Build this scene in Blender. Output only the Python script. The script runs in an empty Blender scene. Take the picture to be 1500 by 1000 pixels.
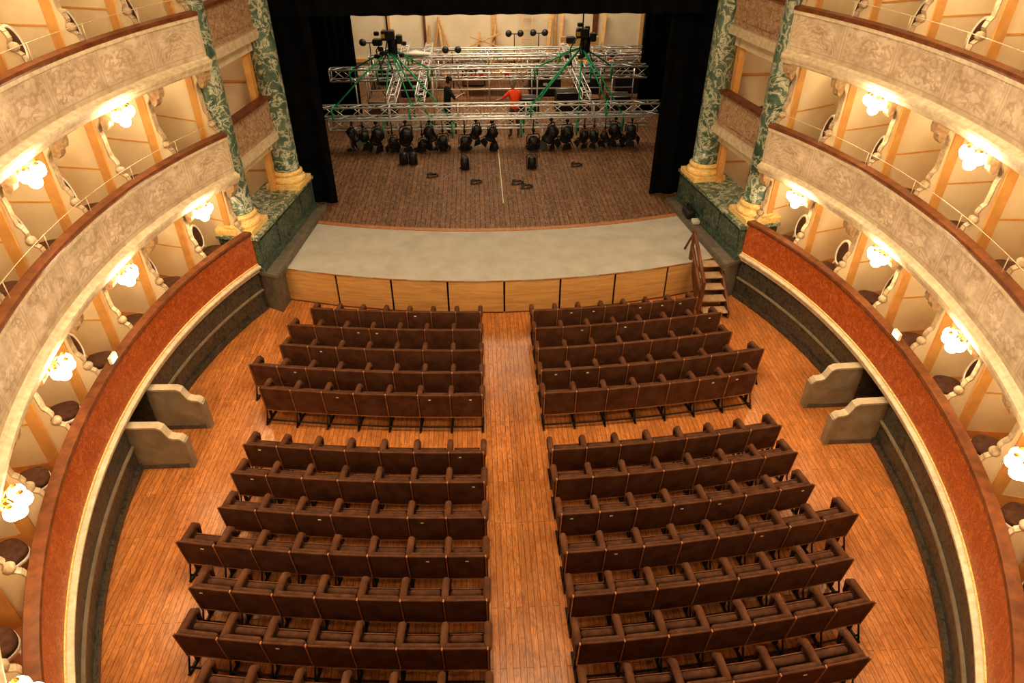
import bpy, bmesh, math, random
from mathutils import Vector, Matrix
random.seed(7)
A = 0.5            # world x of the theatre axis
SC = bpy.context.scene
D = bpy.data

# ------------------------------------------------------------------ materials
def newmat(name):
    m = D.materials.new(name); m.use_nodes = True
    nt = m.node_tree
    return m, nt, nt.nodes['Principled BSDF']
def L(nt, a, b): nt.links.new(a, b)
def ramp(nt, fac, stops):
    r = nt.nodes.new('ShaderNodeValToRGB')
    el = r.color_ramp.elements
    while len(el) < len(stops): el.new(0.5)
    for e, (p, c) in zip(el, stops):
        e.position = p; e.color = (*c, 1)
    L(nt, fac, r.inputs[0]); return r.outputs[0]
def noise(nt, co, scale, detail=5, dist=0, rough=.55):
    n = nt.nodes.new('ShaderNodeTexNoise')
    n.inputs['Scale'].default_value = scale; n.inputs['Detail'].default_value = detail
    n.inputs['Distortion'].default_value = dist; n.inputs['Roughness'].default_value = rough
    L(nt, co, n.inputs['Vector']); return n.outputs[0]
def objco(nt, scale=(1, 1, 1), rot=(0, 0, 0), kind='Object'):
    t = nt.nodes.new('ShaderNodeTexCoord'); mp = nt.nodes.new('ShaderNodeMapping')
    mp.inputs['Scale'].default_value = scale; mp.inputs['Rotation'].default_value = rot
    L(nt, t.outputs[kind], mp.inputs[0]); return mp.outputs[0]
def mixc(nt, fac, a, b, mode='MIX'):
    m = nt.nodes.new('ShaderNodeMix'); m.data_type = 'RGBA'; m.blend_type = mode
    for s, v in ((m.inputs[0], fac), (m.inputs[6], a), (m.inputs[7], b)):
        if isinstance(v, (int, float)): s.default_value = v
        elif isinstance(v, tuple): s.default_value = (*v, 1)
        else: L(nt, v, s)
    return m.outputs[2]
def mth(nt, op, a, b=None, c=None):
    m = nt.nodes.new('ShaderNodeMath'); m.operation = op
    for i, v in enumerate((a, b, c)):
        if v is None: continue
        if isinstance(v, (int, float)): m.inputs[i].default_value = v
        else: L(nt, v, m.inputs[i])
    return m.outputs[0]
def bump(nt, bs, h, st=.3, dist=.01):
    b = nt.nodes.new('ShaderNodeBump'); b.inputs['Strength'].default_value = st
    b.inputs['Distance'].default_value = dist
    L(nt, h, b.inputs['Height']); L(nt, b.outputs[0], bs.inputs['Normal'])
def M(name, c1, c2=None, scale=4, rough=.6, metal=0, detail=5, dist=0, bmp=0, lo=.35, hi=.65, co=(1, 1, 1), spec=.4):
    m, nt, bs = newmat(name)
    bs.inputs['Base Color'].default_value = (*c1, 1)
    bs.inputs['Roughness'].default_value = rough; bs.inputs['Metallic'].default_value = metal
    bs.inputs['Specular IOR Level'].default_value = spec
    if c2 is None: c2 = tuple(x*.82 for x in c1)
    n = noise(nt, objco(nt, co), scale, detail, dist)
    L(nt, ramp(nt, n, [(lo, c1), (hi, c2)]), bs.inputs['Base Color'])
    if bmp: bump(nt, bs, n, bmp)
    return m
def plank_mat(name, base, dark, pw, pl, rough, gap=.02, var=.5, worn=None, rgh2=.15, wornamt=.5, spec=.5, gr=.8):
    m, nt, bs = newmat(name)
    co = objco(nt, (1, 1, 1), (0, 0, math.pi/2))
    b = nt.nodes.new('ShaderNodeTexBrick')
    b.inputs['Color1'].default_value = (*base, 1)
    b.inputs['Color2'].default_value = (*[x*var for x in base], 1)
    b.inputs['Mortar'].default_value = (*dark, 1)
    b.inputs['Scale'].default_value = 1; b.inputs['Mortar Size'].default_value = gap*pw
    b.inputs['Mortar Smooth'].default_value = .3
    b.inputs['Brick Width'].default_value = pl; b.inputs['Row Height'].default_value = pw
    b.offset = .37
    L(nt, co, b.inputs['Vector'])
    g = noise(nt, objco(nt, (14, 1.2, 1)), 3, 8, .6)
    col = mixc(nt, gr, b.outputs[0], ramp(nt, g, [(.3, (.5, .43, .37)), (.7, (1.22, 1.22, 1.18))]), 'MULTIPLY')
    n2 = noise(nt, objco(nt), 1.1, 6, .3)
    col = mixc(nt, .7, col, ramp(nt, n2, [(.35, (.74, .67, .60)), (.65, (1.12, 1.12, 1.12))]), 'MULTIPLY')
    if worn:
        n3 = noise(nt, objco(nt, (1.6, .7, 1)), 9, 8, 1.5)
        col = mixc(nt, ramp(nt, n3, [(.48, (0, 0, 0)), (.64, (wornamt,)*3)]), col, worn)
    L(nt, col, bs.inputs['Base Color'])
    bs.inputs['Specular IOR Level'].default_value = spec
    L(nt, mth(nt, 'MULTIPLY_ADD', n2, rgh2, rough-rgh2*.5), bs.inputs['Roughness'])
    bump(nt, bs, mth(nt, 'ADD', mth(nt, 'SUBTRACT', 1, b.outputs['Fac']), mth(nt, 'MULTIPLY', g, .4)), .3, .004)
    return m

m_floor = plank_mat('stalls_parquet', (.62, .265, .088), (.16, .055, .02), .088, 2.4, .30, .05, .78, (.24, .083, .03), wornamt=.55, spec=.42, gr=.65)
m_stage = plank_mat('stage_boards', (.20, .105, .055), (.02, .01, .006), .13, 2.6, .55, .08, .7, (.36, .22, .13), spec=.3)
m_cream = M('cream_plaster', (.80, .70, .51), (.68, .57, .40), 2.5, .7, bmp=.1)
m_box = M('box_wall_paint', (.82, .70, .49), (.74, .61, .42), 1.3, .7, dist=.5)
m_boxblue = M('box_back_fresco', (.78, .66, .45), (.57, .57, .51), 1.6, .7, dist=1.2, lo=.48, hi=.66)
m_ochre = M('ochre_paint', (.70, .39, .13), (.60, .32, .105), 5, .6)
m_mould = M('cream_moulding', (.70, .60, .44), (.53, .43, .29), 9, .6)
m_scroll = M('scroll_edge', (.58, .46, .32), (.36, .26, .16), 11, .6)
m_corbel = M('carved_corbel', (.32, .19, .10), (.50, .36, .21), 14, .6, bmp=.5)
m_sbox = M('stage_box_relief', (.30, .18, .11), (.50, .35, .23), 13, .6, dist=1.5, bmp=.8, lo=.42, hi=.58)
m_rail = M('walnut_rail', (.20, .07, .027), (.11, .036, .014), 6, .4)
m_boxfloor = M('box_floor_terracotta', (.40, .16, .065), (.30, .11, .042), 4, .6)
m_gray = M('gray_stone', (.18, .155, .12), (.115, .10, .075), 5, .55, detail=8, dist=.5)
m_cheek = M('cheek_stone', (.34, .28, .20), (.25, .205, .14), 4, .5, detail=8, dist=.6)
m_graylt = M('light_stone', (.54, .46, .33), (.42, .35, .25), 5, .55)
m_white = M('ivory_enamel', (.84, .79, .68), (.74, .67, .54), 12, .4)
m_velvet = M('brown_velvet', (.135, .062, .034), (.085, .037, .020), 5, .85, bmp=.15, spec=.12, detail=8)
m_velvet2 = M('brown_velvet_cushion', (.115, .056, .033), (.07, .033, .019), 9, .9, bmp=.2, spec=.1)
m_chairpad = M('dark_brown_upholstery', (.10, .045, .027), (.06, .027, .016), 14, .75, spec=.25)
m_seam = M('beech_edge', (.42, .19, .08), (.30, .125, .05), 12, .5)
m_iron = M('dark_iron', (.03, .026, .024), (.018, .016, .015), 8, .45, .5)
m_blackcloth = M('black_drape', (.004, .004, .0045), (.007, .007, .007), 3, .95, spec=.03)
m_black = M('black_housing', (.010, .010, .011), (.018, .018, .018), 12, .45)
m_alu = M('aluminium', (.82, .81, .79), (.70, .69, .68), 6, .35, .4)
m_green = M('green_sling', (.02, .36, .16), (.015, .26, .11), 12, .7)
m_brass = M('brass', (.55, .34, .1), (.42, .25, .07), 10, .35, .9)
m_oak = M('oak_panel', (.58, .36, .15), (.45, .26, .095), 2.2, .45, detail=7, dist=.5, co=(.7, 1, 9))
m_slit = M('dark_void', (.012, .009, .006), None, 4, .9)
m_carpet = M('gray_carpet', (.43, .41, .37), (.37, .35, .31), 2.2, .92, detail=9, spec=.1, bmp=.1)
m_stairw = M('stair_wood', (.17, .062, .025), (.11, .04, .016), 6, .5)
m_tread = M('stair_tread', (.46, .32, .20), (.36, .24, .14), 6, .5)
m_pine = M('raw_pine', (.62, .38, .16), (.48, .28, .11), 4, .6, co=(1, 1, 6))
m_backw = M('stage_back_plaster', (.70, .60, .44), (.58, .49, .35), .8, .8, detail=8)
m_stagew = M('stage_dark_wall', (.05, .045, .04), None, 2, .9)
m_ceil = M('ceiling_plaster', (.75, .62, .42), None, 2, .8)
m_skin = M('skin', (.52, .28, .17), None, 12, .5)
m_orange = M('orange_tshirt', (.90, .10, .02), (.75, .07, .015), 9, .8)
m_blacktee = M('black_tshirt', (.02, .02, .022), None, 9, .85)
m_jeans = M('dark_trousers', (.035, .04, .055), (.025, .028, .04), 9, .85)
m_khaki = M('gray_trousers', (.12, .11, .095), None, 9, .85)
m_hairg = M('gray_hair', (.30, .28, .26), (.16, .15, .14), 25, .7)
m_hairb = M('dark_hair', (.02, .013, .009), None, 25, .6)
m_yellow = M('yellow_tape', (.75, .55, .05), None, 8, .6)
m_sheet = M('white_sheet', (.6, .57, .5), (.5, .47, .4), 5, .8)
m_tape = M('white_tape', (.65, .6, .5), None, 8, .7)
m_red = M('red_plastic', (.5, .02, .015), None, 8, .4)
m_brownkit = M('brown_crate', (.16, .08, .04), (.10, .05, .025), 6, .7)

def emis(name, col, st):
    m, nt, bs = newmat(name)
    bs.inputs['Base Color'].default_value = (*col, 1)
    n = noise(nt, objco(nt), 3, 2)
    L(nt, ramp(nt, n, [(.2, col), (.8, tuple(c*.95 for c in col))]), bs.inputs['Emission Color'])
    bs.inputs['Emission Strength'].default_value = st
    return m
m_globe = emis('lit_opal_glass', (1, .78, .49), 48)
m_exit = emis('exit_sign_face', (.45, 1, .8), 1.6)

def marble(name, base, base2, vein, scale=1.6, dist=2.5, rough=.25, vlo=.47, vhi=.53, co=(1, 1, 1), w=.06):
    m, nt, bs = newmat(name)
    c = objco(nt, co)
    n1 = noise(nt, c, scale, 8, dist, .6)
    n2 = noise(nt, c, scale*1.9, 9, dist*.7, .65)
    b = ramp(nt, n1, [(.3, base), (.68, base2)])
    mid = (vlo+vhi)/2
    v = ramp(nt, n2, [(vlo-w, (0, 0, 0)), (mid, (1, 1, 1)), (vhi+w, (0, 0, 0))])
    L(nt, mixc(nt, v, b, vein), bs.inputs['Base Color'])
    bs.inputs['Roughness'].default_value = rough
    return m
m_gmarble = marble('green_marble', (.026, .068, .050), (.15, .225, .16), (.58, .57, .44), 1.7, 1.6, .28, .487, .513, w=.036)
m_gdark = marble('dark_green_marble', (.016, .040, .030), (.05, .085, .062), (.17, .20, .14), 2.2, 2.2, .3, .49, .51, w=.03)
m_dado = marble('dark_gray_marble', (.030, .029, .024), (.055, .051, .040), (.12, .105, .08), 3, 2.2, .35, .485, .515)
m_omarble = marble('orange_marble', (.44, .105, .026), (.60, .19, .05), (.30, .06, .016), 3.5, 2.5, .35, .48, .52)
m_ymarble = marble('yellow_marble', (.82, .52, .16), (.74, .43, .12), (.86, .70, .36), 5, 2, .35, .48, .52)

def fresco(name, panel):
    m, nt, bs = newmat(name)
    tc = nt.nodes.new('ShaderNodeTexCoord'); sp = nt.nodes.new('ShaderNodeSeparateXYZ')
    L(nt, tc.outputs['UV'], sp.inputs[0])
    u, v = sp.outputs[0], sp.outputs[1]
    f = mth(nt, 'FRACT', mth(nt, 'DIVIDE', u, panel))
    e = mth(nt, 'MULTIPLY', mth(nt, 'MINIMUM', f, mth(nt, 'SUBTRACT', 1, f)), panel)
    ve = mth(nt, 'MINIMUM', mth(nt, 'SUBTRACT', v, .05), mth(nt, 'SUBTRACT', .78, v))
    d = mth(nt, 'MINIMUM', mth(nt, 'ADD', e, .02), ve)
    border = ramp(nt, d, [(.04, (0, 0, 0)), (.05, (.5, .5, .5)), (.06, (.5, .5, .5)), (.07, (0, 0, 0))])
    inside = ramp(nt, d, [(.07, (0, 0, 0)), (.12, (1, 1, 1))])
    cx = nt.nodes.new('ShaderNodeCombineXYZ')
    L(nt, mth(nt, 'ABSOLUTE', mth(nt, 'SUBTRACT', f, .5)), cx.inputs[0]); L(nt, v, cx.inputs[1])
    L(nt, mth(nt, 'MULTIPLY', mth(nt, 'FLOOR', mth(nt, 'DIVIDE', u, panel)), 3.7), cx.inputs[2])
    w = nt.nodes.new('ShaderNodeTexWave'); w.wave_type = 'RINGS'; w.rings_direction = 'SPHERICAL'
    w.inputs['Scale'].default_value = 4.0; w.inputs['Distortion'].default_value = 12
    w.inputs['Detail'].default_value = 4.5; w.inputs['Detail Scale'].default_value = 2.0
    L(nt, cx.outputs[0], w.inputs['Vector'])
    scroll = ramp(nt, w.outputs[1], [(.3, (0, 0, 0)), (.95, (.72, .72, .72))])
    patch = ramp(nt, noise(nt, tc.outputs['UV'], 1.6, 5, .5), [(.36, (.2, .2, .2)), (.6, (1, 1, 1))])
    base = ramp(nt, noise(nt, tc.outputs['UV'], 3.2, 9, 1), [(.32, (.66, .555, .42)), (.68, (.43, .33, .225))])
    fac = mixc(nt, 1.0, mixc(nt, 1.0, scroll, inside, 'MULTIPLY'), patch, 'MULTIPLY')
    col = mixc(nt, fac, base, (.33, .22, .135))
    col = mixc(nt, border, col, (.36, .245, .15))
    L(nt, col, bs.inputs['Base Color']); bs.inputs['Roughness'].default_value = .65
    bump(nt, bs, w.outputs[1], .15, .01)
    return m
m_fresco = fresco('painted_parapet', 1.27)

# ------------------------------------------------------------------ mesh builder
_rb = {}
def rbox_geo(s, bev, seg=2):
    k = (tuple(round(x, 4) for x in s), bev, seg)
    if k not in _rb:
        bm = bmesh.new(); bmesh.ops.create_cube(bm, size=1)
        bmesh.ops.scale(bm, vec=s, verts=bm.verts)
        if bev: bmesh.ops.bevel(bm, geom=bm.edges[:], offset=min(bev, min(s)*.49), segments=seg, profile=.5, affect='EDGES')
        bm.verts.index_update()
        _rb[k] = ([v.co.copy() for v in bm.verts], [[v.index for v in f.verts] for f in bm.faces]); bm.free()
    return _rb[k]
class MB:
    def __init__(s): s.v = []; s.f = []; s.mi = []; s.uv = []; s.sm = []; s.mats = []
    def add(s, vs, fs, mat, T=None, uvs=None, smooth=False):
        if mat not in s.mats: s.mats.append(mat)
        k = s.mats.index(mat); o = len(s.v)
        for p in vs:
            p = Vector(p); s.v.append(T @ p if T else p)
        for i, f in enumerate(fs):
            s.f.append([o+j for j in f]); s.mi.append(k); s.sm.append(smooth)
            s.uv.append(uvs[i] if uvs else None)
    def box(s, c, sz, mat, T=None, bev=0, seg=2, R=None, smooth=False):
        vs, fs = rbox_geo(sz, bev, seg)
        t = Matrix.Translation(c)
        if R: t = t @ R
        if T: t = T @ t
        s.add(vs, fs, mat, t, smooth=smooth)
    def prism(s, poly, ext, mat, T=None):
        n = len(poly); ext = Vector(ext)
        vs = [Vector(p) for p in poly]; vs += [p+ext for p in vs]
        fs = [list(range(n))[::-1], list(range(n, 2*n))]+[[i, (i+1) % n, n+(i+1) % n, n+i] for i in range(n)]
        s.add(vs, fs, mat, T)
    def tube(s, pts, r, mat, T=None, seg=8, closed=False, flat=1):
        pts = [Vector(p) for p in pts]; n = len(pts)
        rr = r if isinstance(r, (list, tuple)) else [r]*n
        vs = []; up0 = None
        for i, p in enumerate(pts):
            a = pts[(i-1) % n] if (closed or i > 0) else p
            b = pts[(i+1) % n] if (closed or i < n-1) else p
            t = (b-a).normalized()
            if up0 is None:
                up0 = Vector((0, 0, 1)) if abs(t.z) < .9 else Vector((1, 0, 0))
            x = up0.cross(t)
            if x.length < 1e-4: x = Vector((1, 0, 0))
            x.normalize(); y = t.cross(x); up0 = y
            for j in range(seg):
                an = 2*math.pi*j/seg
                vs.append(p+(x*math.cos(an)+y*math.sin(an)*flat)*rr[i])
        fs = []
        for i in range(n if closed else n-1):
            i2 = (i+1) % n
            for j in range(seg):
                j2 = (j+1) % seg
                fs.append([i*seg+j, i*seg+j2, i2*seg+j2, i2*seg+j])
        if not closed:
            fs.append(list(range(seg))[::-1]); fs.append([(n-1)*seg+j for j in range(seg)])
        s.add(vs, fs, mat, T, smooth=True)
    def lathe(s, prof, mat, T=None, seg=24):
        vs = []; fs = []
        for r, z in prof:
            for j in range(seg):
                a = 2*math.pi*j/seg; vs.append((r*math.cos(a), r*math.sin(a), z))
        for i in range(len(prof)-1):
            for j in range(seg):
                j2 = (j+1) % seg
                fs.append([i*seg+j, i*seg+j2, (i+1)*seg+j2, (i+1)*seg+j])
        fs.append(list(range(seg))[::-1]); fs.append([(len(prof)-1)*seg+j for j in range(seg)])
        s.add(vs, fs, mat, T, smooth=True)
    def ball(s, c, r, mat, T=None, sc=(1, 1, 1), seg=14):
        prof = [(max(1e-4, math.sin(math.pi*i/10))*r, -math.cos(math.pi*i/10)*r) for i in range(11)]
        t = Matrix.Translation(c) @ Matrix.Diagonal((*sc, 1))
        s.lathe(prof, mat, T @ t if T else t, seg)
    def mesh(s, name, autos=False):
        me = D.meshes.new(name); me.from_pydata(s.v, [], s.f)
        for m in s.mats: me.materials.append(m)
        me.polygons.foreach_set('material_index', s.mi); me.polygons.foreach_set('use_smooth', s.sm)
        if any(s.uv):
            ul = me.uv_layers.new(name='UVMap')
            for p, u in zip(me.polygons, s.uv):
                if u:
                    for li, c in zip(p.loop_indices, u): ul.data[li].uv = c
        me.validate()
        bm = bmesh.new(); bm.from_mesh(me); bmesh.ops.recalc_face_normals(bm, faces=bm.faces); bm.to_mesh(me); bm.free()
        me.update(); return me
    def build(s, name):
        ob = D.objects.new(name, s.mesh(name)); SC.collection.objects.link(ob); return ob
def link(name, me, T=None):
    ob = D.objects.new(name, me); SC.collection.objects.link(ob)
    if T is not None: ob.matrix_world = T
    return ob

# ------------------------------------------------------------------ horseshoe
CY, RA, BF, BR = 9.5, 6.5, 8.2, 9.0
YS = 13.8
ph0 = math.asin((YS-CY)/BF)
dense = []
N = 800
for i in range(N+1):
    ph = ph0+(-math.pi/2-ph0)*i/N
    B = BF if ph > 0 else BR
    x, y = RA*math.cos(ph), CY+B*math.sin(ph)
    nx, ny = math.cos(ph)/RA, math.sin(ph)/B
    l = math.hypot(nx, ny); dense.append((x, y, nx/l, ny/l))
cum = [0]
for i in range(N): cum.append(cum[-1]+math.hypot(dense[i+1][0]-dense[i][0], dense[i+1][1]-dense[i][1]))
LEN = cum[-1]
import bisect
def ringp(s, off, side):
    i = min(max(bisect.bisect_right(cum, s)-1, 0), N-1)
    t = (s-cum[i])/(cum[i+1]-cum[i]); t = min(max(t, 0), 1)
    a, b = dense[i], dense[i+1]
    x, y, nx, ny = [a[k]+(b[k]-a[k])*t for k in range(4)]
    return A+side*(x+nx*off), y+ny*off, side*nx, ny
def s_at_y(y):
    for i in range(N):
        if dense[i][1] <= y: return cum[i]
    return LEN
def sweep(mb, prof, s0, s1, side, mat, closed=True, ds=.22, smooth=False):
    n = max(1, int(round((s1-s0)/ds))); m = len(prof); vs = []; fs = []; uvs = []
    for i in range(n+1):
        s = s0+(s1-s0)*i/n
        for off, z in prof:
            x, y, _, _ = ringp(s, off, side); vs.append((x, y, z))
    z0 = min(p[1] for p in prof)
    for i in range(n):
        sa, sb = s0+(s1-s0)*i/n, s0+(s1-s0)*(i+1)/n
        for j in range(m if closed else m-1):
            j2 = (j+1) % m
            fs.append([i*m+j, (i+1)*m+j, (i+1)*m+j2, i*m+j2])
            uvs.append([(sa, prof[j][1]-z0), (sb, prof[j][1]-z0), (sb, prof[j2][1]-z0), (sa, prof[j2][1]-z0)])
    if closed:
        fs.append(list(range(m))); uvs.append(None); fs.append([n*m+j for j in range(m)]); uvs.append(None)
    mb.add(vs, fs, mat, uvs=uvs, smooth=smooth)
def rframe(s, off, z, side):
    x, y, nx, ny = ringp(s, off, side)
    return Matrix(((nx, -ny, 0, x), (ny, nx, 0, y), (0, 0, 1, z), (0, 0, 0, 1)))

DIV = 1.27
TIERS = [(1.12, 1.97), (3.30, 4.15), (5.55, 6.37), (7.80, 8.60)]
OUT = 1.8
S4 = s_at_y(3.2)

for ti, (zb, zt) in enumerate(TIERS):
    mb = MB()
    for side in (1, -1):
        s1 = LEN if ti < 3 else S4
        face = m_omarble if ti == 0 else m_fresco
        sweep(mb, [(0, zb+.04), (0, zt-.03), (.14, zt-.03), (.14, zb+.04)], 0, s1, side, face)
        sweep(mb, [(-.03, zt-.05), (-.04, zt-.02), (-.03, zt+.02), (.12, zt+.03), (.14, zt+.0), (.12, zt-.05)], 0, s1, side, m_rail)
        if ti == 0:
            sweep(mb, [(.02, zb-.13), (-.03, zb-.11), (-.04, zb-.06), (-.07, zb-.03), (-.085, zb+.0), (-.085, zb+.03), (-.03, zb+.05), (.02, zb+.05)], 0, s1, side, m_mould)
            sweep(mb, [(.0, zb+.05), (-.015, zb+.06), (-.015, zb+.08), (.0, zb+.09)], 0, s1, side, m_ymarble)
        else:
            sweep(mb, [(.02, zb-.16), (-.05, zb-.14), (-.07, zb-.09), (-.09, zb-.07), (-.115, zb-.02), (-.115, zb+.02), (-.05, zb+.04), (-.03, zb+.07), (.02, zb+.07)], 0, s1, side, m_mould)
            sweep(mb, [(.02, zt-.12), (-.02, zt-.11), (-.02, zt-.07), (-.03, zt-.05), (.02, zt-.05)], 0, s1, side, m_mould)
            sweep(mb, [(.26, zb-.02), (-.02, zb-.02), (-.02, zb-.17), (.26, zb-.17)], 0, s1, side, m_mould)
    mb.build('balcony_parapet')
    mb = MB()
    for side in (1, -1):
        s1 = LEN if ti < 3 else S4
        sweep(mb, [(.1, zb-.15), (.1, zb+.02), (OUT+.1, zb+.02), (OUT+.1, zb-.15)], 0, s1, side, m_cream)
        sweep(mb, [(.1, zb+.02), (.1, zb+.10), (OUT+.05, zb+.10), (OUT+.05, zb+.02)], 0, s1, side, m_boxfloor)
    mb.build('balcony_floor')

for ti in (1, 2):
    zt = TIERS[ti][1]
    mb = MB()
    for side in (1, -1):
        pts = []
        for i in range(120):
            s = (s_at_y(2.5))*i/119; x, y, _, _ = ringp(s, .06, side); pts.append((x, y, zt+.26))
        mb.tube(pts, .006, m_mould, seg=5)
        k = 0
        while k*DIV < s_at_y(2.5):
            T = rframe(k*DIV, .06, zt, side); mb.tube([(0, 0, 0), (0, 0, .27)], .007, m_mould, T, 5); k += 1
    mb.build('safety_rail')

# partitions
def partition(mb, s, side, zf, zc):
    T = rframe(s, 0, zf, side)
    H = zc-zf; th = .07
    pr = [(.15, 0), (.15, .74), (.17, .82), (.24, .87), (.30, .90), (.30, .98), (.27, 1.04), (.30, 1.12), (.35, 1.18), (.36, 1.34),
          (.36, 1.48), (.38, 1.58), (.37, 1.68), (.30, H-.21), (.2, H-.13), (.14, H-.04), (.14, H), (OUT, H), (OUT, 0)]
    mb.prism([(o, -th/2, h) for o, h in pr], (0, th, 0), m_box, T)
    e = pr[1:17]
    for (o1, h1), (o2, h2) in zip(e[:-1], e[1:]):
        dx, dz = o2-o1, h2-h1; l = math.hypot(dx, dz)
        nx, nz = -dz/l*.022, dx/l*.022
        mb.prism([(o1, -.045, h1), (o2, -.045, h2), (o2+nx, -.045, h2+nz), (o1+nx, -.045, h1+nz)], (0, .09, 0), m_scroll, T)
    mb.lathe([(.0, -.055), (.055, -.055), (.07, 0), (.055, .055), (.0, .055)], m_scroll, T @ Matrix.Translation((.25, 0, .93)) @ Matrix.Rotation(math.pi/2, 4, 'X'), 12)
    mb.box((.50, 0, H/2), (.17, .13, H), m_ochre, T)
    mb.box((.50, 0, H-.05), (.22, .18, .10), m_mould, T)
    mb.box((1.15, 0, .95), (1.15, .085, .03), m_ochre, T)
    mb.box((1.15, 0, .1), (1.15, .085, .2), m_ochre, T)
    mb.prism([(.03, -.065, H), (.03, -.065, H-.12), (.06, -.065, H-.2), (.12, -.065, H-.22), (.14, -.065, H-.30), (.2, -.065, H-.36), (.26, -.065, H-.33), (.27, -.065, H-.2), (.34, -.065, H)],
             (0, .13, 0), m_corbel, T)
for ti in range(3):
    mb = MB(); zf = TIERS[ti][0]+.10; zc = TIERS[ti+1][0]-.15
    smax = LEN-.3 if ti < 2 else S4
    for side in (1, -1):
        k = 0
        while k*DIV < smax:
            partition(mb, max(k*DIV, .05), side, zf, zc); k += 1
    mb.build('box_partitions')

mb = MB()
for side in (1, -1):
    sweep(mb, [(OUT, 1.2), (OUT, 12), (OUT+.2, 12), (OUT+.2, 1.2)], 0, LEN, side, m_boxblue, ds=.4)
    sweep(mb, [(OUT, 0), (OUT, 1.2), (OUT+.2, 1.2), (OUT+.2, 0)], 0, LEN, side, m_dado, ds=.4)
mb.build('wall_back')
mb = MB()
sa, sb = s_at_y(9.72), s_at_y(8.80)
for side in (1, -1):
    for s0, s1 in ((0, sa), (sb, LEN)):
        sweep(mb, [(.04, 0), (.04, 1.0), (.16, 1.0), (.16, 0)], s0, s1, side, m_dado)
        sweep(mb, [(.0, .50), (.0, .54), (.06, .54), (.06, .50)], s0, s1, side, m_cheek)
        sweep(mb, [(-.01, 0), (-.01, .12), (.06, .12), (.06, 0)], s0, s1, side, m_dado)
    for s in (sa, sb):
        T = rframe(s, 0, 0, side); mb.box((.9, 0, .48), (1.7, .08, .96), m_dado, T)
mb.build('wall_dado')
mb = MB(); mb.box((A, 7, 12.1), (18, 21, .2), m_ceil); mb.build('ceiling')
mb = MB(); mb.box((A, 6.0, -.1), (17.6, 17.4, .2), m_floor); mb.build('floor')

for side in (1, -1):
    for yy in (9.76, 8.76):
        mb = MB()
        x = A+side*(RA*math.cos(math.asin((yy-CY)/(BF if yy > CY else BR))))
        pr = [(.12, 0), (-.86, 0), (-.86, .60), (-.80, .66), (-.70, .67), (-.64, .70), (-.60, .78), (-.56, .88), (-.48, .93), (.03, .945)]
        T = Matrix(((side, 0, 0, x), (0, 1, 0, yy), (0, 0, 1, 0), (0, 0, 0, 1)))
        mb.prism([(o, -.06, h) for o, h in pr], (0, .12, 0), m_cheek, T)
        e = pr[2:]
        for (o1, h1), (o2, h2) in zip(e[:-1], e[1:]):
            mb.prism([(o1, -.08, h1-.02), (o2, -.08, h2-.02), (o2, -.08, h2+.02), (o1, -.08, h1+.02)], (0, .16, 0), m_graylt, T)
        mb.box((-.85, 0, .30), (.07, .16, .60), m_cheek, T)
        mb.box((-.35, 0, .05), (1.02, .15, .10), m_gray, T)
        mb.build('entrance_cheek_wall')
    mb = MB(); T = rframe((sa+sb)/2+.1, -.01, 2.07, side)
    mb.box((0.02, 0, 0), (.05, .20, .13), m_white, T, .008); mb.box((-.008, 0, 0), (.01, .18, .10), m_exit, T)
    mb.build('exit_sign')

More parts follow.
